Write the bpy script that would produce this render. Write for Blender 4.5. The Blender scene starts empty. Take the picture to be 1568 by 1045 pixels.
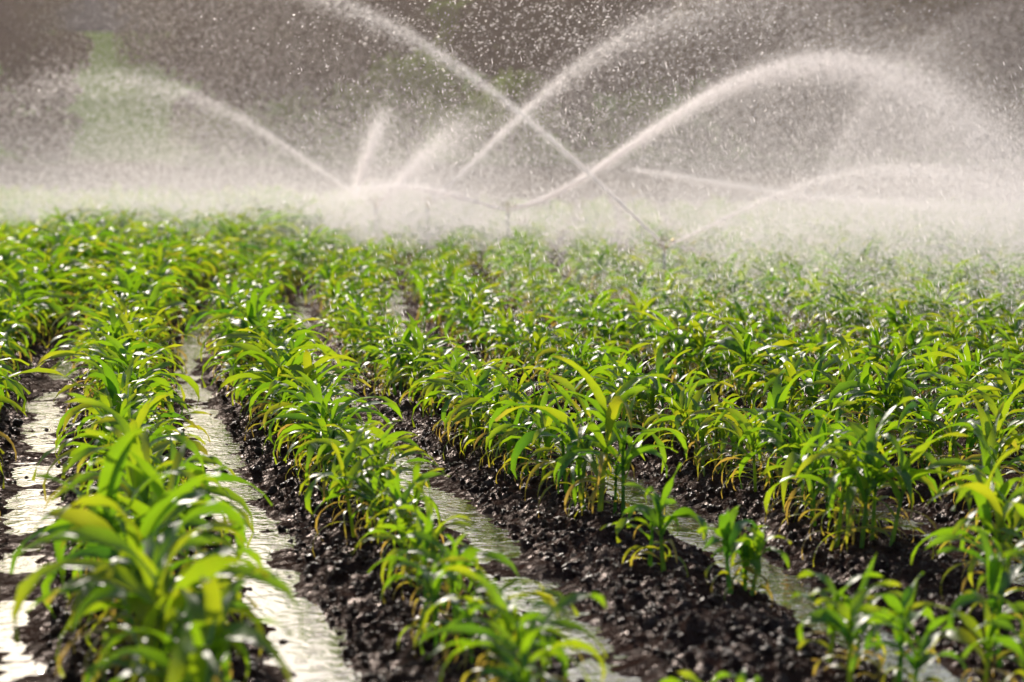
import bpy, math, random, bmesh
import numpy as np
from mathutils import Vector, noise
R = random.Random(7); NR = np.random.default_rng(11)
scene = bpy.context.scene
def link(o, parent=None):
    scene.collection.objects.link(o)
    if parent: o.parent = parent
    return o
# ---------------------------------------------------------------- materials
def newmat(name):
    m = bpy.data.materials.new(name); m.use_nodes = True
    nt = m.node_tree; nt.nodes.clear()
    out = nt.nodes.new('ShaderNodeOutputMaterial')
    return m, nt, out
def N(nt, t, **kw):
    n = nt.nodes.new(t)
    for k, v in kw.items():
        if k.startswith('_'): setattr(n, k[1:], v)
        else: n.inputs[k.replace('__', ' ')].default_value = v
    return n
def ramp(nt, stops):
    r = nt.nodes.new('ShaderNodeValToRGB'); e = r.color_ramp.elements
    while len(e) < len(stops): e.new(0.5)
    for i, (p, c) in enumerate(stops):
        e[i].position = p; e[i].color = (*c, 1)
    return r
def leaf_material():
    m, nt, out = newmat('corn_leaf'); L = nt.links.new
    age = N(nt, 'ShaderNodeAttribute', _attribute_name='age')
    mid = N(nt, 'ShaderNodeAttribute', _attribute_name='mid')
    oi = nt.nodes.new('ShaderNodeObjectInfo')
    tc = nt.nodes.new('ShaderNodeTexCoord')
    nz = N(nt, 'ShaderNodeTexNoise', Scale=9.0, Detail=3.0); L(tc.outputs['Object'], nz.inputs['Vector'])
    add = N(nt, 'ShaderNodeMath', _operation='MULTIPLY_ADD'); L(oi.outputs['Random'], add.inputs[0]); add.inputs[1].default_value = 0.34; L(age.outputs['Fac'], add.inputs[2])
    add2 = N(nt, 'ShaderNodeMath', _operation='MULTIPLY_ADD'); L(nz.outputs['Fac'], add2.inputs[0]); add2.inputs[1].default_value = 0.35; L(add.outputs[0], add2.inputs[2])
    sub = N(nt, 'ShaderNodeMath', _operation='SUBTRACT'); L(add2.outputs[0], sub.inputs[0]); sub.inputs[1].default_value = 0.22
    rd = ramp(nt, [(0, (0.014, 0.058, 0.018)), (0.45, (0.030, 0.098, 0.015)), (0.8, (0.10, 0.145, 0.02)), (1, (0.28, 0.20, 0.06))])
    rt = ramp(nt, [(0, (0.14, 0.40, 0.012)), (0.45, (0.42, 0.72, 0.012)), (0.8, (0.76, 0.78, 0.02)), (1, (0.78, 0.52, 0.08))])
    L(sub.outputs[0], rd.inputs[0]); L(sub.outputs[0], rt.inputs[0])
    mx = N(nt, 'ShaderNodeMix', _data_type='RGBA'); L(mid.outputs['Fac'], mx.inputs[0]); L(rd.outputs[0], mx.inputs[6]); mx.inputs[7].default_value = (0.11, 0.22, 0.06, 1)
    p = N(nt, 'ShaderNodeBsdfPrincipled', Roughness=0.46); p.inputs['Specular IOR Level'].default_value = 0.42
    L(mx.outputs[2], p.inputs['Base Color'])
    tr = nt.nodes.new('ShaderNodeBsdfTranslucent'); L(rt.outputs[0], tr.inputs['Color'])
    bn = N(nt, 'ShaderNodeBump', Strength=0.25, Distance=0.01); n2 = N(nt, 'ShaderNodeTexNoise', Scale=45.0, Detail=2.0); L(tc.outputs['Object'], n2.inputs['Vector'])
    L(n2.outputs['Fac'], bn.inputs['Height']); L(bn.outputs[0], p.inputs['Normal'])
    ms = nt.nodes.new('ShaderNodeMixShader'); ms.inputs[0].default_value = 0.42
    L(p.outputs[0], ms.inputs[1]); L(tr.outputs[0], ms.inputs[2]); L(ms.outputs[0], out.inputs[0])
    return m
LEAF = leaf_material()
def drop_material():
    m, nt, out = newmat('water_drops'); L = nt.links.new
    d = N(nt, 'ShaderNodeBsdfDiffuse', Color=(0.98, 0.90, 0.89, 1)); t = N(nt, 'ShaderNodeBsdfTranslucent', Color=(1.0, 0.94, 0.92, 1))
    g = N(nt, 'ShaderNodeBsdfRefraction', Roughness=0.5, IOR=1.25, Color=(1, .97, .96, 1))
    ms = nt.nodes.new('ShaderNodeMixShader'); ms.inputs[0].default_value = 0.66
    L(d.outputs[0], ms.inputs[1]); L(t.outputs[0], ms.inputs[2])
    m2 = nt.nodes.new('ShaderNodeMixShader'); m2.inputs[0].default_value = 0.10
    L(ms.outputs[0], m2.inputs[1]); L(g.outputs[0], m2.inputs[2]); L(m2.outputs[0], out.inputs[0])
    return m
DROP = drop_material()
def soil_material():
    m, nt, out = newmat('wet_soil_and_grass'); L = nt.links.new
    geo = nt.nodes.new('ShaderNodeNewGeometry')
    n1 = N(nt, 'ShaderNodeTexNoise', Scale=18.0, Detail=8.0, Roughness=0.65); L(geo.outputs['Position'], n1.inputs['Vector'])
    n2 = N(nt, 'ShaderNodeTexNoise', Scale=1.3, Detail=4.0); L(geo.outputs['Position'], n2.inputs['Vector'])
    soil = ramp(nt, [(0.25, (0.024, 0.011, 0.008)), (0.55, (0.075, 0.035, 0.024)), (0.8, (0.16, 0.080, 0.055))]); L(n1.outputs['Fac'], soil.inputs[0])
    sep = nt.nodes.new('ShaderNodeSeparateXYZ'); L(geo.outputs['Position'], sep.inputs[0])
    n3 = N(nt, 'ShaderNodeTexNoise', Scale=0.12, Detail=5.0); L(geo.outputs['Position'], n3.inputs['Vector'])
    ad = N(nt, 'ShaderNodeMath', _operation='MULTIPLY_ADD'); L(n3.outputs['Fac'], ad.inputs[0]); ad.inputs[1].default_value = 16; L(sep.outputs['Y'], ad.inputs[2])
    mr = N(nt, 'ShaderNodeMapRange'); L(ad.outputs[0], mr.inputs[0]); mr.inputs[1].default_value = 80; mr.inputs[2].default_value = 90
    mr2 = N(nt, 'ShaderNodeMapRange'); L(ad.outputs[0], mr2.inputs[0]); mr2.inputs[1].default_value = 104; mr2.inputs[2].default_value = 116
    stub = ramp(nt, [(0.3, (0.12, 0.075, 0.045)), (0.7, (0.21, 0.14, 0.085))]); L(n2.outputs['Fac'], stub.inputs[0])
    gr = ramp(nt, [(0.3, (0.13, 0.28, 0.03)), (0.7, (0.22, 0.40, 0.05))]); L(n3.outputs['Fac'], gr.inputs[0])
    a = N(nt, 'ShaderNodeMix', _data_type='RGBA'); L(mr.outputs[0], a.inputs[0]); L(soil.outputs[0], a.inputs[6]); L(stub.outputs[0], a.inputs[7])
    b = N(nt, 'ShaderNodeMix', _data_type='RGBA'); L(mr2.outputs[0], b.inputs[0]); L(a.outputs[2], b.inputs[6]); L(gr.outputs[0], b.inputs[7])
    n4 = N(nt, 'ShaderNodeTexNoise', Scale=60.0, Detail=6.0, Roughness=0.7); L(geo.outputs['Position'], n4.inputs['Vector'])
    v = N(nt, 'ShaderNodeTexVoronoi', Scale=32.0); L(geo.outputs['Position'], v.inputs['Vector'])
    hs = N(nt, 'ShaderNodeMath', _operation='SUBTRACT'); L(n4.outputs['Fac'], hs.inputs[0]); L(v.outputs['Distance'], hs.inputs[1])
    bp = N(nt, 'ShaderNodeBump', Strength=1.0, Distance=0.03); L(hs.outputs[0], bp.inputs['Height'])
    d = N(nt, 'ShaderNodeBsdfDiffuse', Roughness=.6); L(b.outputs[2], d.inputs['Color']); L(bp.outputs[0], d.inputs['Normal'])
    g = N(nt, 'ShaderNodeBsdfGlossy', Roughness=.22, Color=(.95, .84, .80, 1)); L(bp.outputs[0], g.inputs['Normal'])
    wet = N(nt, 'ShaderNodeMapRange'); L(n1.outputs['Fac'], wet.inputs[0]); wet.inputs[1].default_value = .56; wet.inputs[2].default_value = .38; wet.inputs[3].default_value = 0.004; wet.inputs[4].default_value = 0.055
    inv = N(nt, 'ShaderNodeMath', _operation='SUBTRACT'); inv.inputs[0].default_value = 1; L(mr.outputs[0], inv.inputs[1])
    wf = N(nt, 'ShaderNodeMath', _operation='MULTIPLY'); L(wet.outputs[0], wf.inputs[0]); L(inv.outputs[0], wf.inputs[1])
    ms = nt.nodes.new('ShaderNodeMixShader'); L(wf.outputs[0], ms.inputs[0]); L(d.outputs[0], ms.inputs[1]); L(g.outputs[0], ms.inputs[2])
    L(ms.outputs[0], out.inputs[0]); return m
SOIL = soil_material()
def clod_material():
    m, nt, out = newmat('wet_clod'); L = nt.links.new
    tc = nt.nodes.new('ShaderNodeTexCoord'); n = N(nt, 'ShaderNodeTexNoise', Scale=2.5, Detail=6.0); L(tc.outputs['Object'], n.inputs['Vector'])
    oi = nt.nodes.new('ShaderNodeObjectInfo'); ad = N(nt, 'ShaderNodeMath', _operation='MULTIPLY_ADD'); L(oi.outputs['Random'], ad.inputs[0]); ad.inputs[1].default_value = .4; L(n.outputs['Fac'], ad.inputs[2])
    r = ramp(nt, [(0.4, (0.022, 0.010, 0.008)), (0.95, (0.19, 0.090, 0.060))]); L(ad.outputs[0], r.inputs[0])
    b = N(nt, 'ShaderNodeBump', Strength=0.8, Distance=0.3); L(n.outputs['Fac'], b.inputs['Height'])
    p = N(nt, 'ShaderNodeBsdfPrincipled', Roughness=0.34); p.inputs['Specular IOR Level'].default_value = 0.16; L(r.outputs[0], p.inputs['Base Color']); L(b.outputs[0], p.inputs['Normal']); L(p.outputs[0], out.inputs[0]); return m
def water_material():
    m, nt, out = newmat('muddy_water'); L = nt.links.new
    geo = nt.nodes.new('ShaderNodeNewGeometry')
    n = N(nt, 'ShaderNodeTexNoise', Scale=7.0, Detail=4.0, Roughness=0.55); L(geo.outputs['Position'], n.inputs['Vector'])
    v = N(nt, 'ShaderNodeTexVoronoi', Scale=9.0, _feature='SMOOTH_F1'); L(geo.outputs['Position'], v.inputs['Vector'])
    mul = N(nt, 'ShaderNodeMath', _operation='MULTIPLY', ); L(v.outputs['Distance'], mul.inputs[0]); mul.inputs[1].default_value = 26
    sn = N(nt, 'ShaderNodeMath', _operation='SINE'); L(mul.outputs[0], sn.inputs[0])
    ad = N(nt, 'ShaderNodeMath', _operation='MULTIPLY_ADD'); L(sn.outputs[0], ad.inputs[0]); ad.inputs[1].default_value = 0.11; L(n.outputs['Fac'], ad.inputs[2])
    b = N(nt, 'ShaderNodeBump', Strength=0.36, Distance=0.014); L(ad.outputs[0], b.inputs['Height'])
    n2 = N(nt, 'ShaderNodeTexNoise', Scale=3.0, Detail=3.0); L(geo.outputs['Position'], n2.inputs['Vector'])
    r = ramp(nt, [(0.35, (0.035, 0.026, 0.022)), (0.65, (0.09, 0.07, 0.06))]); L(n2.outputs['Fac'], r.inputs[0])
    p = N(nt, 'ShaderNodeBsdfPrincipled', Roughness=0.02, IOR=3.0); L(r.outputs[0], p.inputs['Base Color']); L(b.outputs[0], p.inputs['Normal']); L(p.outputs[0], out.inputs[0]); return m
def simple(name, c, rough, metal=0.0, scale=20):
    m, nt, out = newmat(name); L = nt.links.new
    tc = nt.nodes.new('ShaderNodeTexCoord'); n = N(nt, 'ShaderNodeTexNoise', Scale=scale, Detail=4.0); L(tc.outputs['Object'], n.inputs['Vector'])
    r = ramp(nt, [(0.3, tuple(x * 0.6 for x in c)), (0.7, tuple(x * 1.3 for x in c))]); L(n.outputs['Fac'], r.inputs[0])
    p = N(nt, 'ShaderNodeBsdfPrincipled', Roughness=rough, Metallic=metal); L(r.outputs[0], p.inputs['Base Color']); L(p.outputs[0], out.inputs[0]); return m
def foliage_material(name, c1, c2, sc=.7):
    m, nt, out = newmat(name); L = nt.links.new
    geo = nt.nodes.new('ShaderNodeNewGeometry'); n = N(nt, 'ShaderNodeTexNoise', Scale=sc, Detail=4.0); L(geo.outputs['Position'], n.inputs['Vector'])
    r = ramp(nt, [(0.3, c1), (0.7, c2)]); L(n.outputs['Fac'], r.inputs[0])
    d = N(nt, 'ShaderNodeBsdfDiffuse'); t = N(nt, 'ShaderNodeBsdfTranslucent'); L(r.outputs[0], d.inputs[0]); L(r.outputs[0], t.inputs[0])
    s = nt.nodes.new('ShaderNodeMixShader'); s.inputs[0].default_value = 0.4; L(d.outputs[0], s.inputs[1]); L(t.outputs[0], s.inputs[2]); L(s.outputs[0], out.inputs[0]); return m
# ---------------------------------------------------------------- mesh helpers
def mesh_np(name, co, faces, k, mat=None, smooth=False, attrs=None):
    me = bpy.data.meshes.new(name); nv = len(co); nf = len(faces)
    me.vertices.add(nv); me.vertices.foreach_set('co', np.ascontiguousarray(co, np.float32).ravel())
    me.loops.add(nf * k); me.loops.foreach_set('vertex_index', np.ascontiguousarray(faces, np.int32).ravel())
    me.polygons.add(nf); me.polygons.foreach_set('loop_start', np.arange(0, nf * k, k, dtype=np.int32))
    if smooth: me.polygons.foreach_set('use_smooth', np.ones(nf, bool))
    if attrs:
        for a, v in attrs.items():
            at = me.attributes.new(a, 'FLOAT', 'POINT'); at.data.foreach_set('value', np.asarray(v, np.float32))
    me.update(calc_edges=True); me.validate()
    if mat: me.materials.append(mat)
    return me
def hash2(ix, iy, s):
    h = (ix.astype(np.int64) * 374761393 + iy.astype(np.int64) * 668265263 + s * 1442695041) & 0xffffffff
    h = ((h ^ (h >> 13)) * 1274126177) & 0xffffffff
    return ((h ^ (h >> 16)) & 0xffff) / 65535.0
def vnoise(x, y, s=0):
    ix = np.floor(x); iy = np.floor(y); fx = x - ix; fy = y - iy
    fx = fx * fx * (3 - 2 * fx); fy = fy * fy * (3 - 2 * fy)
    a = hash2(ix, iy, s); b = hash2(ix + 1, iy, s); c = hash2(ix, iy + 1, s); d = hash2(ix + 1, iy + 1, s)
    return (a * (1 - fx) + b * fx) * (1 - fy) + (c * (1 - fx) + d * fx) * fy
# ---------------------------------------------------------------- field layout (metres)
H = 1.7; SP = 1.02
def bend(Y):
    Y = np.asarray(Y, float)
    return -0.175 * Y + np.where(Y < 16, 0, np.where(Y < 36, 0.0054 * (Y - 16) ** 2, 0.0054 * 400 + 0.216 * (Y - 36)))
def rowX(k, Y): return bend(Y) + (0.12 * H) + SP * k
def sstep(a, b, x):
    t = np.clip((x - a) / (b - a), 0, 1); return t * t * (3 - 2 * t)
def ground_z(X, Y):
    X = np.asarray(X, float); Y = np.asarray(Y, float)
    p = (X - bend(Y) - 0.12 * H) / SP
    wob = (vnoise(X * 1.4, Y * 1.4, 5) - .5) * 0.10 + (vnoise(X * 5, Y * 5, 6) - .5) * 0.05
    c = np.cos(2 * np.pi * (p + wob))
    fk = np.floor(p)
    lift = np.where(fk == 0, 0.000, np.where(fk == 1, 0.007, np.where(fk == 2, 0.000, np.where(fk == -1, 0.013, 0.008))))
    z = 0.06 * c + 0.011 + lift * np.clip(-c, 0, 1)
    z += (vnoise(X * 3.1, Y * 2.2, 1) - .5) * 0.035
    n1 = 1 - np.abs(2 * vnoise(X * 13, Y * 13, 2) - 1); n2 = 1 - np.abs(2 * vnoise(X * 27, Y * 27, 3) - 1)
    rough = np.clip(0.9 + 0.6 * c, 0.33, 1)
    z += ((vnoise(X * 8, Y * 8, 9) - .5) * 0.055 + (0.5 - n1) * 0.034 + (.5 - n2) * 0.024) * rough
    m = sstep(-8.2, -7.4, X) * (1 - sstep(8.4, 9.2, X)) * (1 - sstep(29, 33, Y)) * sstep(4.5, 6, Y)
    z = z * m
    far = np.where(Y > 75, 0.05 * (Y - 75), 0) + np.where(Y > 110, 0.0015 * (Y - 110) ** 2, 0)
    far = 13 * np.tanh(far / 13)
    far += sstep(90, 160, Y) * (vnoise(X * 0.03, Y * 0.03, 21) - .5) * 2
    return z + far
xs = np.concatenate([-np.geomspace(400, 9, 40), np.arange(-8.4, 9.4, 0.02), np.geomspace(9.6, 400, 40)])
yf = [6.3]
while yf[-1] < 31: yf.append(yf[-1] + max(0.014, 0.0021 * yf[-1]))
ys = np.concatenate([np.linspace(-40, 6.1, 20), np.array(yf), np.arange(31.5, 76, 0.6), np.arange(77, 180, 2.5), np.geomspace(185, 1500, 25)])
GX, GY = np.meshgrid(xs, ys); GZ = ground_z(GX, GY)
co = np.stack([GX, GY, GZ], -1).reshape(-1, 3)
nx, ny = len(xs), len(ys)
i = np.arange(nx - 1)[None, :] + np.arange(ny - 1)[:, None] * nx
fc = np.stack([i, i + 1, i + 1 + nx, i + nx], -1).reshape(-1, 4)
link(bpy.data.objects.new('ground', mesh_np('ground', co, fc, 4, SOIL, True)))
# wooded ridge far behind the pasture
hx = np.arange(-320, 321, 3.0); hy = np.arange(330, 470, 3.0); HX, HY = np.meshgrid(hx, hy)
HZ = 6 + 22 * np.exp(-((HY - 400) / 38) ** 2) * (.85 + .3 * vnoise(HX * .012, HY * .01, 31)) + 3.0 * vnoise(HX * .22, HY * .22, 32) + 1.5 * vnoise(HX * .5, HY * .5, 33)
nx, ny = len(hx), len(hy); i = np.arange(nx - 1)[None, :] + np.arange(ny - 1)[:, None] * nx
link(bpy.data.objects.new('distant_wooded_hill', mesh_np('distant_wooded_hill', np.stack([HX, HY, HZ], -1).reshape(-1, 3), np.stack([i, i + 1, i + 1 + nx, i + nx], -1).reshape(-1, 4), 4, foliage_material('distant_woods', (.08, .10, .10), (.15, .17, .17), .08), True)))  # blue-grey haze of distance is put into this foliage colour
WM = water_material()
for k in range(-5, 9):
    Y = np.linspace(5, 31, 60); c = rowX(k + .5, Y)
    co = np.concatenate([np.stack([c - .32, Y, np.full(60, -0.036)], -1), np.stack([c + .32, Y, np.full(60, -0.036)], -1)])
    a = np.arange(59); link(bpy.data.objects.new('furrow_water', mesh_np('furrow_water', co, np.stack([a, a + 60, a + 61, a + 1], -1), 4, WM)))
# ---------------------------------------------------------------- corn plants
def corn_mesh(name, seed, height=0.55, nleaf=9, seg=9):
    r = random.Random(seed); V = []; F = []; age = []; mid = []
    hs = height * r.uniform(.50, .60)
    lean = Vector((r.uniform(-.04, .04), r.uniform(-.04, .04), 0)); n = 6
    for j in range(5):
        t = j / 4; rad = 0.011 * (1 - .55 * t)
        for q in range(n):
            a = 2 * math.pi * q / n; V.append((lean.x * t + rad * math.cos(a), lean.y * t + rad * math.sin(a), hs * t - .02)); age.append(.45); mid.append(.3)
    for j in range(4):
        for q in range(n):
            F.append((j * n + q, j * n + (q + 1) % n, (j + 1) * n + (q + 1) % n, (j + 1) * n + q))
    plane = r.uniform(0, 6.28)
    for l in range(nleaf):
        t = l / (nleaf - 1)
        z0 = hs * (0.10 + .88 * t ** .8)
        az = plane + (l % 2) * math.pi + r.uniform(-.6, .6)
        if t < .42:
            Ln = r.uniform(.20, .34); W = r.uniform(.006, .012); el = r.uniform(.2, .9); drop = r.uniform(2.0, 2.9); ag = r.uniform(.45, 1.0)
        elif t < .8:
            Ln = r.uniform(.34, .50); W = r.uniform(.018, .029); el = r.uniform(.7, 1.25); drop = r.uniform(1.4, 3.0); ag = r.uniform(.0, .5)
        else:
            Ln = r.uniform(.24, .38); W = r.uniform(.014, .025); el = r.uniform(1.1, 1.5); drop = r.uniform(.5, 2.2); ag = r.uniform(.1, .45)
        Ln *= height / .55; tw = r.uniform(-1.5, 1.5); ph = r.uniform(0, 6.28); side = r.uniform(-.7, .7)
        p = Vector((lean.x * t, lean.y * t, z0)); base = len(V)
        for s in range(seg + 1):
            u = s / seg; e = el - drop * u ** 1.5; a = az + side * u
            d = Vector((math.cos(a) * math.cos(e), math.sin(a) * math.cos(e), math.sin(e)))
            if s: p = p + d * (Ln / seg)
            sd = Vector((-math.sin(a), math.cos(a), 0)); up = sd.cross(d) * -1
            ang = tw * u; s2 = sd * math.cos(ang) + up * math.sin(ang); u2 = up * math.cos(ang) - sd * math.sin(ang)
            w = W * min(1, .45 + 2.2 * u) * max(0.02, (1 - u ** 2.4)) 
            wv = .35 * W * math.sin(ph + u * 11)
            for q, (sx, hz, mm) in enumerate(((-1, .38 * w + wv, 0), (0, 0, 1), (1, .38 * w - wv, 0))):
                V.append(tuple(p + s2 * (w * sx) + u2 * hz)); age.append(min(1, ag + .25 * u ** 4)); mid.append(mm * .55)
        for s in range(seg):
            b = base + s * 3
            F += [(b, b + 1, b + 4, b + 3), (b + 1, b + 2, b + 5, b + 4)]
    return mesh_np(name, np.array(V), np.array(F), 4, LEAF, True, {'age': age, 'mid': mid})
vcol = bpy.data.collections.new('corn_plant_variants')
for s in range(16):
    vcol.objects.link(bpy.data.objects.new('corn_variant', corn_mesh('corn_variant', 100 + s, .55, 10 + s % 4, 8)))
def gn_instancer(name, coll):
    ng = bpy.data.node_groups.new(name, 'GeometryNodeTree')
    ng.interface.new_socket('Geometry', in_out='INPUT', socket_type='NodeSocketGeometry'); ng.interface.new_socket('Geometry', in_out='OUTPUT', socket_type='NodeSocketGeometry')
    gi = ng.nodes.new('NodeGroupInput'); go = ng.nodes.new('NodeGroupOutput'); L = ng.links.new
    ci = ng.nodes.new('GeometryNodeCollectionInfo'); ci.inputs['Collection'].default_value = coll; ci.inputs['Separate Children'].default_value = True; ci.inputs['Reset Children'].default_value = True
    io = ng.nodes.new('GeometryNodeInstanceOnPoints'); io.inputs['Pick Instance'].default_value = True
    def at(n, t):
        a = ng.nodes.new('GeometryNodeInputNamedAttribute'); a.data_type = t; a.inputs['Name'].default_value = n; return a.outputs['Attribute']
    er = ng.nodes.new('FunctionNodeEulerToRotation'); L(at('rot', 'FLOAT_VECTOR'), er.inputs[0])
    L(gi.outputs[0], io.inputs['Points']); L(ci.outputs[0], io.inputs['Instance']); L(at('idx', 'INT'), io.inputs['Instance Index'])
    L(er.outputs[0], io.inputs['Rotation']); L(at('scl', 'FLOAT_VECTOR'), io.inputs['Scale']); L(io.outputs[0], go.inputs[0])
    return ng
def scatter(name, pts, rots, scls, idx, ng):
    me = bpy.data.meshes.new(name); n = len(pts); me.vertices.add(n); me.vertices.foreach_set('co', np.asarray(pts, np.float32).ravel())
    a = me.attributes.new('rot', 'FLOAT_VECTOR', 'POINT'); a.data.foreach_set('vector', np.asarray(rots, np.float32).ravel())
    a = me.attributes.new('scl', 'FLOAT_VECTOR', 'POINT'); a.data.foreach_set('vector', np.asarray(scls, np.float32).ravel())
    a = me.attributes.new('idx', 'INT', 'POINT'); a.data.foreach_set('value', np.asarray(idx, np.int32))
    o = link(bpy.data.objects.new(name, me)); md = o.modifiers.new('inst', 'NODES'); md.node_group = ng; return o
CNG = gn_instancer('corn_instancer', vcol)
start = {0: 6.2, 1: 6.6, 2: 10.7, 3: 9.9, 4: 10.4, 5: 11}
total = 0
for k in range(-26, 48):
    Y = start.get(k, 6.5); P = []
    while Y < 66:
        X = float(rowX(k, Y))
        if -0.24 * Y - 1.0 < X < 0.24 * Y + 1.0:
            x = X + NR.normal(0, .05 + .06 * float(sstep(12, 20, Y))); y = Y + NR.normal(0, .03)
            s = (1.0 + .10 * math.sin(k * 2.1 + Y * .35)) * NR.uniform(.62, 1.20)
            g = float(sstep(10, 17, Y)); wd = 1 + .16 * g
            if k <= 0: s *= 1.06 + .30 * float(sstep(16, 32, Y)) 
            if k == 1: s *= .84 + .14 * g
            if k >= 2: s *= 1 - .12 * float(sstep(11, 15, Y))
            z = float(ground_z(x, y)) if Y < 31 else 0.0
            P.append((x, y, z, s, s * wd))
        Y += NR.uniform(.07, .165) * (1.25 if Y < 12 and k > 0 else 1) * (1.4 if Y > 42 else 1)
    if not P: continue
    P = np.array(P); n = len(P); total += n
    rot = np.stack([NR.normal(0, .10, n), NR.normal(0, .10, n), NR.uniform(0, 6.28, n)], -1)
    sc = np.stack([P[:, 4], P[:, 4], P[:, 3]], -1)
    scatter('corn_row', P[:, :3], rot, sc, NR.integers(0, 16, n), CNG)
print('plants', total)
for j, (x, y, h) in enumerate([(0.82, 8.95, .36), (0.60, 9.45, .42), (0.55, 9.6, .36), (.88, 9.1, .30), (1.02, 7.75, .34), (1.15, 7.9, .36), (1.75, 8.75, .54), (1.82, 9.1, .58), (1.68, 8.3, .44), (2.2, 11.0, .64), (0.50, 10.75, .64), (1.45, 9.95, .62), (1.36, 10.05, .55), (1.05, 7.4, .36), (1.50, 7.6, .40), (0.55, 7.05, .26), (.9, 9.0, .3), (1.88, 8.6, .5), (1.25, 7.7, .36), (1.92, 9.3, .55), (2.1, 10.6, .6), (1.58, 7.3, .42), (1.2, 7.2, .34), (.68, 6.9, .24), (2.0, 9.8, .6), (1.62, 7.9, .46), (1.7, 7.6, .46)]):
    o = link(bpy.data.objects.new('corn_plant', corn_mesh('corn_plant', 900 + j, h, 11, 11)))
    o.location = (x, y, float(ground_z(x, y)))
# ---------------------------------------------------------------- soil clods
ccol = bpy.data.collections.new('clod_variants'); CM = clod_material()
for s in range(6):
    bm = bmesh.new(); bmesh.ops.create_icosphere(bm, subdivisions=2, radius=1)
    for v in bm.verts:
        q = v.co * 1.3 + Vector((s * 7, 3, 1))
        v.co *= 1 + .55 * noise.noise(q) + .3 * noise.noise(q * 2.3); v.co.z *= .75
    me = bpy.data.meshes.new('clod'); bm.to_mesh(me); bm.free(); me.materials.append(CM); ccol.objects.link(bpy.data.objects.new('clod', me))
n = 42000
Y = 6.5 + 12 * NR.random(n) ** 1.3; X = NR.uniform(-1, 1, n) * (0.24 * Y + .6)
c = np.cos(2 * np.pi * ((X - bend(Y) - .12 * H) / SP)); keep = (c > -.6) | (NR.random(n) < .04)
X = X[keep]; Y = Y[keep]; n = len(X); sz = 0.004 + 0.013 * NR.random(n) ** 3 + (NR.random(n) < .03) * .016
scatter('soil_clods', np.stack([X, Y, ground_z(X, Y) + sz * .3], -1), NR.uniform(0, 6.28, (n, 3)), np.stack([sz] * 3, -1), NR.integers(0, 6, n), gn_instancer('clod_instancer', ccol))
# ---------------------------------------------------------------- sprinklers
PIPE = simple('galvanised_pipe', (.35, .35, .36), .4, .8); BRASS = simple('brass', (.45, .32, .12), .35, .9)
def cyl(bm, p0, p1, r0, r1, n=10):
    p0 = Vector(p0); p1 = Vector(p1); d = (p1 - p0).normalized(); a = d.orthogonal().normalized(); b = d.cross(a)
    A = [bm.verts.new(p0 + (a * math.cos(2 * math.pi * q / n) + b * math.sin(2 * math.pi * q / n)) * r0) for q in range(n)]
    B = [bm.verts.new(p1 + (a * math.cos(2 * math.pi * q / n) + b * math.sin(2 * math.pi * q / n)) * r1) for q in range(n)]
    for q in range(n): bm.faces.new((A[q], A[(q + 1) % n], B[(q + 1) % n], B[q]))
    bm.faces.new(A[::-1]); bm.faces.new(B)
def part(name, parent, mat, segs):
    bm = bmesh.new()
    for s in segs: cyl(bm, *s)
    me = bpy.data.meshes.new(name); bm.to_mesh(me); bm.free(); me.materials.append(mat); link(bpy.data.objects.new(name, me), parent)
def sprinkler(x, y, z, az):
    e = link(bpy.data.objects.new('impact_sprinkler', None)); e.location = (x, y, 0); e.rotation_euler[2] = az
    part('riser', e, PIPE, [((0, 0, -.1), (0, 0, z - .10), .017, .017), ((0, 0, z - .12), (0, 0, z - .07), .026, .026), ((0, 0, z - .4), (0, 0, z - .37), .024, .024)])
    part('head', e, BRASS, [((0, 0, z - .07), (0, 0, z), .018, .022), ((0, 0, z), (.10, 0, z + .045), .018, .009), ((0, 0, z), (-.06, 0, z + .03), .016, .010), ((0, 0, z), (0, 0, z + .12), .008, .008)])
    part('swing_arm', e, BRASS, [((-.10, .0, z + .09), (.13, .0, z + .09), .007, .007), ((.13, 0, z + .10), (.13, .0, z + .03), .014, .008), ((-.12, 0, z + .10), (-.08, 0, z + .07), .017, .017)])
    part('bridge', e, BRASS, [((.045, .025, z + .02), (.03, .02, z + .13), .006, .006), ((-.045, -.025, z + .01), (-.03, -.02, z + .13), .006, .006), ((.03, .02, z + .13), (-.03, -.02, z + .13), .006, .006)])
sprinkler(-.07, 41, .74, .2); sprinkler(1.83, 29, .56, 2.9); sprinkler(-2.42, 43, .78, 2.9); sprinkler(-1.46, 42, .8, .5); sprinkler(2.6, 52, .8, 0); sprinkler(7.0, 56, .8, 0)
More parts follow.
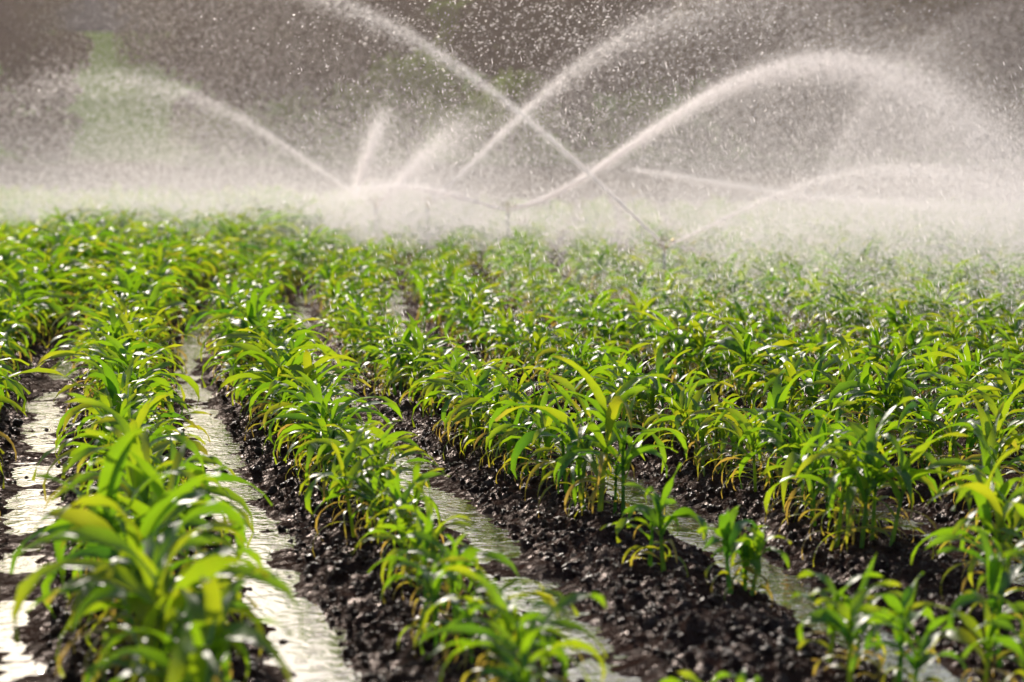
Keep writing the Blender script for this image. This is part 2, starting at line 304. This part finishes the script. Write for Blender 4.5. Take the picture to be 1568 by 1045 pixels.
# ---------------------------------------------------------------- spray
def drops(name, pos, dirv, ln, wd):
    n = len(pos); dirv = dirv / np.linalg.norm(dirv, axis=1)[:, None]
    r = NR.normal(size=(n, 3)); s = np.cross(dirv, r); s /= np.linalg.norm(s, axis=1)[:, None]
    a = pos - dirv * ln[:, None] * .5; b = pos + dirv * ln[:, None] * .5 ; w = s * wd[:, None]
    co = np.stack([a - w * .5, a * .45 + b * .55 + w, b], 1).reshape(-1, 3)
    ok = np.repeat(pos[:, 2] > .02, 3); co = co[ok]
    link(bpy.data.objects.new(name, mesh_np(name, co, np.arange(len(co)).reshape(-1, 3), 3, DROP)))
def jet(pts, nc, nk, core=(.015, .14), fall=1.0, ys=.7, drift=0.0, up=.25, kpow=1.0, tmin=.1, cp=1.0, sz=1.0, fade=1.6, kfade=0.0):
    """pts: x,y,z way points of a stream; nc drops in the stream, nk drops raining out of it"""
    P = np.array(pts, float); d = np.r_[0, np.cumsum(np.linalg.norm(np.diff(P, axis=0), axis=1))]; L = d[-1]; d /= L
    deg = min(4, len(P) - 1); C = [np.polyfit(d, P[:, q], deg) for q in range(3)]
    f = lambda t: np.stack([np.polyval(c, t) for c in C], -1)
    t = NR.random(nc) ** cp; t = t[NR.random(nc) < np.clip(fade - fade * t ** 2 , 0, 1)]; nc = len(t)
    p = f(t); tg = f(t + .01) - p; sg = (core[0] + core[1] * 1.3 * t ** 1.7)
    g = NR.normal(size=(nc, 3)) * (.4 + 1.5 * NR.random(nc)[:, None] ** 2); g[:, 1] *= 3
    p = p + g * sg[:, None]; p[:, 2] -= np.abs(NR.normal(0, 1.6, nc)) * sg
    tk = tmin + (1.06 - tmin) * NR.random(nk) ** kpow; tk = tk[NR.random(nk) > kfade * tk]; nk = len(tk)
    q = f(tk); tg2 = f(tk + .01) - q; tg2 /= np.linalg.norm(tg2, axis=1)[:, None]
    h = np.maximum(q[:, 2], .1); u = NR.random(nk) ** fall; dz = h * u
    q[:, 2] -= dz; q[:, 0] += drift * dz + NR.normal(0, .1, nk) + NR.normal(0, .5, nk) * tk; q[:, 1] += NR.normal(0, ys, nk) * (.2 + tk)
    q[:, 2] += NR.exponential(up, nk) * (.1 + .7 * tk) * (NR.random(nk) < .5)
    tg2[:, 2] -= u * 2.5
    pos = np.concatenate([p, q]); dr = np.concatenate([tg, tg2])
    ln = np.concatenate([NR.uniform(.02, .05, nc), NR.uniform(.008, .024, nk)]) * sz; wd = np.concatenate([NR.uniform(.004, .009, nc), NR.uniform(.003, .007, nk)]) * sz
    drops('water_spray', pos, dr, ln, wd)
jet([(-.07, 41, .74), (1.56, 41, 1.62), (3.28, 40.5, 2.56), (5.16, 40, 3.34), (6.4, 40, 3.2), (7.6, 39.8, 2.2), (9.2, 39.5, .6)], 50000, 260000, (.014, .26), 1.1, 1.4, .15, .6, .66, .1, .9, 1, 1.4)
jet([(1.83, 29, .60), (1.22, 29.2, 1.18), (.75, 29.4, 1.62), (.09, 29.6, 2.22), (-.34, 29.8, 2.58), (-1.28, 30.2, 3.17), (-1.95, 30.4, 3.55), (-3.0, 30.7, 3.95), (-4.6, 31, 4.1)], 17000, 45000, (.008, .10), 1.0, 1.2, -.2, .3, .6, .3, 1, .75)
jet([(1.87, 29, .60), (2.79, 29.4, 1.02), (3.65, 29.8, 1.33), (4.75, 30.2, 1.55), (5.8, 30.5, 1.45), (7.3, 30.8, .9)], 9000, 90000, (.008, .09), 1.0, 1.2, .1, .15, 1, .1, 1, .8)
jet([(-1.46, 42, .8), (-.73, 42, 1.56), (.12, 41.8, 2.36), (1.09, 41.5, 3.15), (1.9, 41, 3.75), (3.2, 40.5, 4.3), (4.8, 40, 4.3), (6.8, 39.5, 3.3)], 20000, 115000, (.014, .32), 1.1, 1.6, .2, .9, .8, .1, .8, 1, .9)
jet([(-2.42, 43, .78), (-3.64, 43, 1.62), (-4.8, 43, 2.3), (-5.96, 43, 2.90), (-7.2, 43, 3.15), (-8.8, 43, 2.9), (-10.8, 43, 1.9)], 26000, 330000, (.014, .26), .50, 1.5, -.1, .25, .62, .05, .75, 1, .55, .9)
jet([(-2.37, 43.2, .8), (-1.9, 43.2, 1.35), (-1.5, 43.2, 1.79), (-1.0, 43.2, 2.2), (-.4, 43, 2.5)], 9000, 40000, (.02, .2), 1, .5, .1, .3, 1, .1, 1.3)
jet([(-.07, 41, .74), (-.93, 41, .98), (-1.8, 41, 1.15), (-2.7, 41, 1.07), (-3.5, 41, .8)], 8000, 50000, (.01, .06), 1, .8)
jet([(-2.95, 46, .9), (-2.8, 46, 1.5), (-2.6, 46, 2.1), (-2.38, 46, 2.6), (-2.2, 46, 2.75)], 10000, 34000, (.03, .12), .8, .3, .25, .05, 1, .1, 1.1)
jet([(2.6, 52, 1.35), (4.0, 52, 1.15), (6.0, 51, .85), (8.5, 50, .68), (11, 49, .6)], 15000, 60000, (.02, .03), 1, 1.0)
jet([(7.0, 56, .8), (7.6, 56, 2.0), (8.4, 56, 3.3), (9.6, 56, 4.4), (11.5, 56, 5.3), (14, 56, 5.6)], 7000, 130000, (.08, .5), .9, 1.5, .1, .8, .8)
# plumes drifting from sprinklers further back
n = 340000
X = NR.uniform(-15, 16, n); Yy = NR.uniform(46, 64, n); Z = .2 + NR.exponential(.85, n)
kp = NR.random(n) < np.clip(.6 + .5 * np.exp(-((X + 6) / 5) ** 2) - .40 * np.exp(-((X - 1) / 1.8) ** 2), 0, 1) * np.clip((5.5 - Z) / 4, 0, 1); p = np.stack([X, Yy, Z], -1)[kp]; n = len(p)
drops('drifting_mist', p, np.stack([NR.normal(0, .5, n), NR.normal(0, .2, n), np.full(n, -1.)], -1), NR.uniform(.012, .03, n), NR.uniform(.006, .010, n))
n = 820000
X = NR.uniform(-12, 12, n); Yy = NR.uniform(35, 48, n); g = np.exp(-((X + 4) / 4.2) ** 2); Z = .25 + NR.exponential(.38 + .34 * g, n)
kp = NR.random(n) < np.clip(.38 + .9 * g, 0, 1); p = np.stack([X, Yy, Z], -1)[kp]; n = len(p)
drops('drifting_mist', p, np.stack([NR.normal(0, .5, n), NR.normal(0, .2, n), np.full(n, -1.)], -1), NR.uniform(.008, .022, n), NR.uniform(.004, .009, n))
n = 280000
Yy = 19 + 18 * NR.random(n) ** .8; X = Yy * (-.02 + .26 * NR.random(n) ** .55); Z = .2 + NR.exponential(.5, n)
drops('drifting_mist', np.stack([X, Yy, Z], -1), np.stack([NR.normal(.2, .3, n), NR.normal(0, .2, n), np.full(n, -1.)], -1), NR.uniform(.006, .018, n), NR.uniform(.002, .005, n))
# coarse drops nearer the camera, centre and right
n = 6000
Yy = NR.uniform(16, 24, n); X = NR.normal(.035, .06, n) * Yy; Z = 1.7 + Yy * NR.triangular(-.01, .055, .08, n)
drops('water_spray', np.stack([X, Yy, Z], -1), np.stack([NR.normal(-.6, .4, n), NR.normal(0, .2, n), NR.normal(-.5, .5, n)], -1), NR.uniform(.008, .026, n), NR.uniform(.004, .007, n))
n = 42000
Yy = 11 + 24 * NR.random(n) ** .6; X = (-.09 + .34 * NR.random(n) ** .75) * Yy; Z = 2.2 * NR.random(n)
drops('falling_drops', np.stack([X, Yy, Z], -1), np.stack([NR.normal(.25, .1, n), NR.normal(0, .1, n), np.full(n, -1.)], -1), NR.uniform(.01, .045, n), NR.uniform(.0018, .0045, n))
# ---------------------------------------------------------------- trees
BARK = simple('bark', (.07, .05, .04), .9, 0, 3)
FOL = [foliage_material('foliage_dark', (.016, .017, .008), (.048, .048, .018)), foliage_material('foliage_olive', (.045, .040, .016), (.12, .10, .035)), foliage_material('foliage_green', (.09, .16, .015), (.22, .32, .03))]
def tree(x, y, h, w, fm, seed, leaves=7000, low=.12, name='broadleaf_tree'):
    r = random.Random(seed); e = link(bpy.data.objects.new(name, None)); e.location = (x, y, float(ground_z(x, y)) - .1)
    bm = bmesh.new(); cyl(bm, (0, 0, 0), (0, 0, h * .4), .03 * h, .02 * h); cyl(bm, (0, 0, h * .4), (.03 * h, 0, h * .85), .02 * h, .005 * h)
    clumps = []
    for q in range(40):
        a = r.uniform(0, 6.28); zz = h * (low + (1 - low) * r.random() ** .9); rr = w * .5 * math.sqrt(r.random()) * math.sqrt(max(.15, 1 - ((zz / h - .4) / .65) ** 2))
        c = Vector((rr * math.cos(a), rr * math.sin(a), zz)); clumps.append((c, r.uniform(.11, .21) * w)); 
        if q % 3 == 0: cyl(bm, (0, 0, min(c.z * .6, h * .6)), c, .008 * h, .003 * h, 5)
    me = bpy.data.meshes.new('trunk'); bm.to_mesh(me); bm.free(); me.materials.append(BARK); link(bpy.data.objects.new('trunk', me), e)
    rs = np.random.default_rng(seed); ci = rs.integers(0, len(clumps), leaves)
    cc = np.array([c[:] for c, _ in clumps])[ci]; cr = np.array([b for _, b in clumps])[ci]
    v = rs.normal(size=(leaves, 3)); v /= np.linalg.norm(v, axis=1)[:, None]; v *= (rs.random(leaves) ** .4)[:, None]; v[:, 2] *= .7
    p = cc + v * cr[:, None]; p[:, 2] = np.maximum(p[:, 2], .1)
    a = rs.normal(size=(leaves, 3)) ; a /= np.linalg.norm(a, axis=1)[:, None]; b = np.cross(a, rs.normal(size=(leaves, 3))); b /= np.linalg.norm(b, axis=1)[:, None]
    s = (rs.uniform(.12, .26, leaves) * h / 8)[:, None]
    co = np.stack([p - a * s, p + b * s * .6, p + a * s, p - b * s * .6], 1).reshape(-1, 3)
    link(bpy.data.objects.new('crown', mesh_np('crown', co, np.arange(len(co)).reshape(-1, 4), 4, FOL[fm])), e)
T = [(-22.2, 103, 8.3, 7.5, 0), (-28, 106, 8.4, 8, 0), (-13.9, 110, 8, 5.0, 0), (-11.0, 107, 8.2, 7, 0), (-7.0, 110, 8, 7, 0), (-38, 110, 9, 9, 1), (-47, 112, 9, 10, 0),
     (-2.6, 118, 7.2, 4.5, 2), (1.0, 110, 8.2, 7.5, 0), (5.0, 112, 8, 7.5, 0), (9.5, 108, 8, 8, 1), (13.8, 112, 8, 7.5, 1), (18, 107, 8, 8, 1), (23, 106, 8.2, 8.5, 0), (29, 109, 8, 8, 1), (36, 110, 8, 9, 0), (45, 110, 8, 10, 1)]
for j, (x, y, h, w, f) in enumerate(T): tree(x, y, h, w, f, 50 + j, 10000, .06)
for j, (x, y, h, w, f) in enumerate([(-7.8, 98, 3.0, 6, 2), (-4.2, 99, 4.2, 6, 2), (5.5, 101, 3, 6, 2), (10, 101, 3.4, 6, 1), (-12, 99, 2.2, 5, 2), (0, 101, 3.6, 5, 2), (15, 101, 3, 6, 1), (20, 101, 3.0, 5, 1)]):
    tree(x, y, h, w, f, 90 + j, 3500, .02, 'shrub')
for j in range(18):
    x = -64 + j * 7.5 + R.uniform(-2, 2)
    if not -34 < x < -22: tree(x, 160 + R.uniform(-4, 4), 6.3, 12, 0, 300 + j, 8000, .02)
for j in range(16):
    x = -60 + j * 8 + R.uniform(-2, 2)
    if not -35 < x < -23: tree(x, 172 + R.uniform(-4, 4), 5.8, 12, 0, 400 + j, 8000, .02)
# ---------------------------------------------------------------- haze of fine spray
bpy.ops.mesh.primitive_cube_add(size=1); hz = bpy.context.object; hz.name = 'spray_haze'; hz.data.name = 'spray_haze'
hz.location = (0, 68, 5.2); hz.scale = (110, 64, 10.6)
m, nt, out = newmat('spray_haze'); L = nt.links.new
sc = N(nt, 'ShaderNodeVolumeScatter', Color=(1.0, .83, .77, 1), Density=.0013, Anisotropy=.5); L(sc.outputs[0], out.inputs['Volume'])
hz.data.materials.append(m)
# ---------------------------------------------------------------- light
EL = math.radians(24); AZ = math.radians(-14)
w = bpy.data.worlds.new('World'); scene.world = w; w.use_nodes = True; nt = w.node_tree; bg = nt.nodes['Background']
sk = nt.nodes.new('ShaderNodeTexSky'); sk.sky_type = 'NISHITA'; sk.sun_disc = False; sk.sun_elevation = EL; sk.sun_rotation = AZ; sk.air_density = 1; sk.dust_density = 1.2
nt.links.new(sk.outputs[0], bg.inputs[0]); bg.inputs[1].default_value = .14
s = bpy.data.lights.new('sun', 'SUN'); s.energy = 5.0; s.angle = math.radians(.5); s.color = (1, .90, .79)
so = link(bpy.data.objects.new('sun', s)); dv = Vector((math.sin(AZ) * math.cos(EL), math.cos(AZ) * math.cos(EL), math.sin(EL))); so.rotation_euler = dv.to_track_quat('Z', 'Y').to_euler(); so.location = dv * 50
# ---------------------------------------------------------------- camera
cd = bpy.data.cameras.new('camera'); cam = link(bpy.data.objects.new('camera', cd)); cd.lens = 85; cd.sensor_width = 36; cd.clip_end = 3000; cd.clip_start = .1
cam.location = (0, 0, H); cam.rotation_euler = (math.radians(90 - 4.46), 0, 0)
cd.dof.use_dof = True; cd.dof.focus_distance = 13; cd.dof.aperture_fstop = 2.2
scene.camera = cam
scene.view_settings.view_transform = 'Standard'; scene.view_settings.look = 'None'; scene.view_settings.exposure = 0
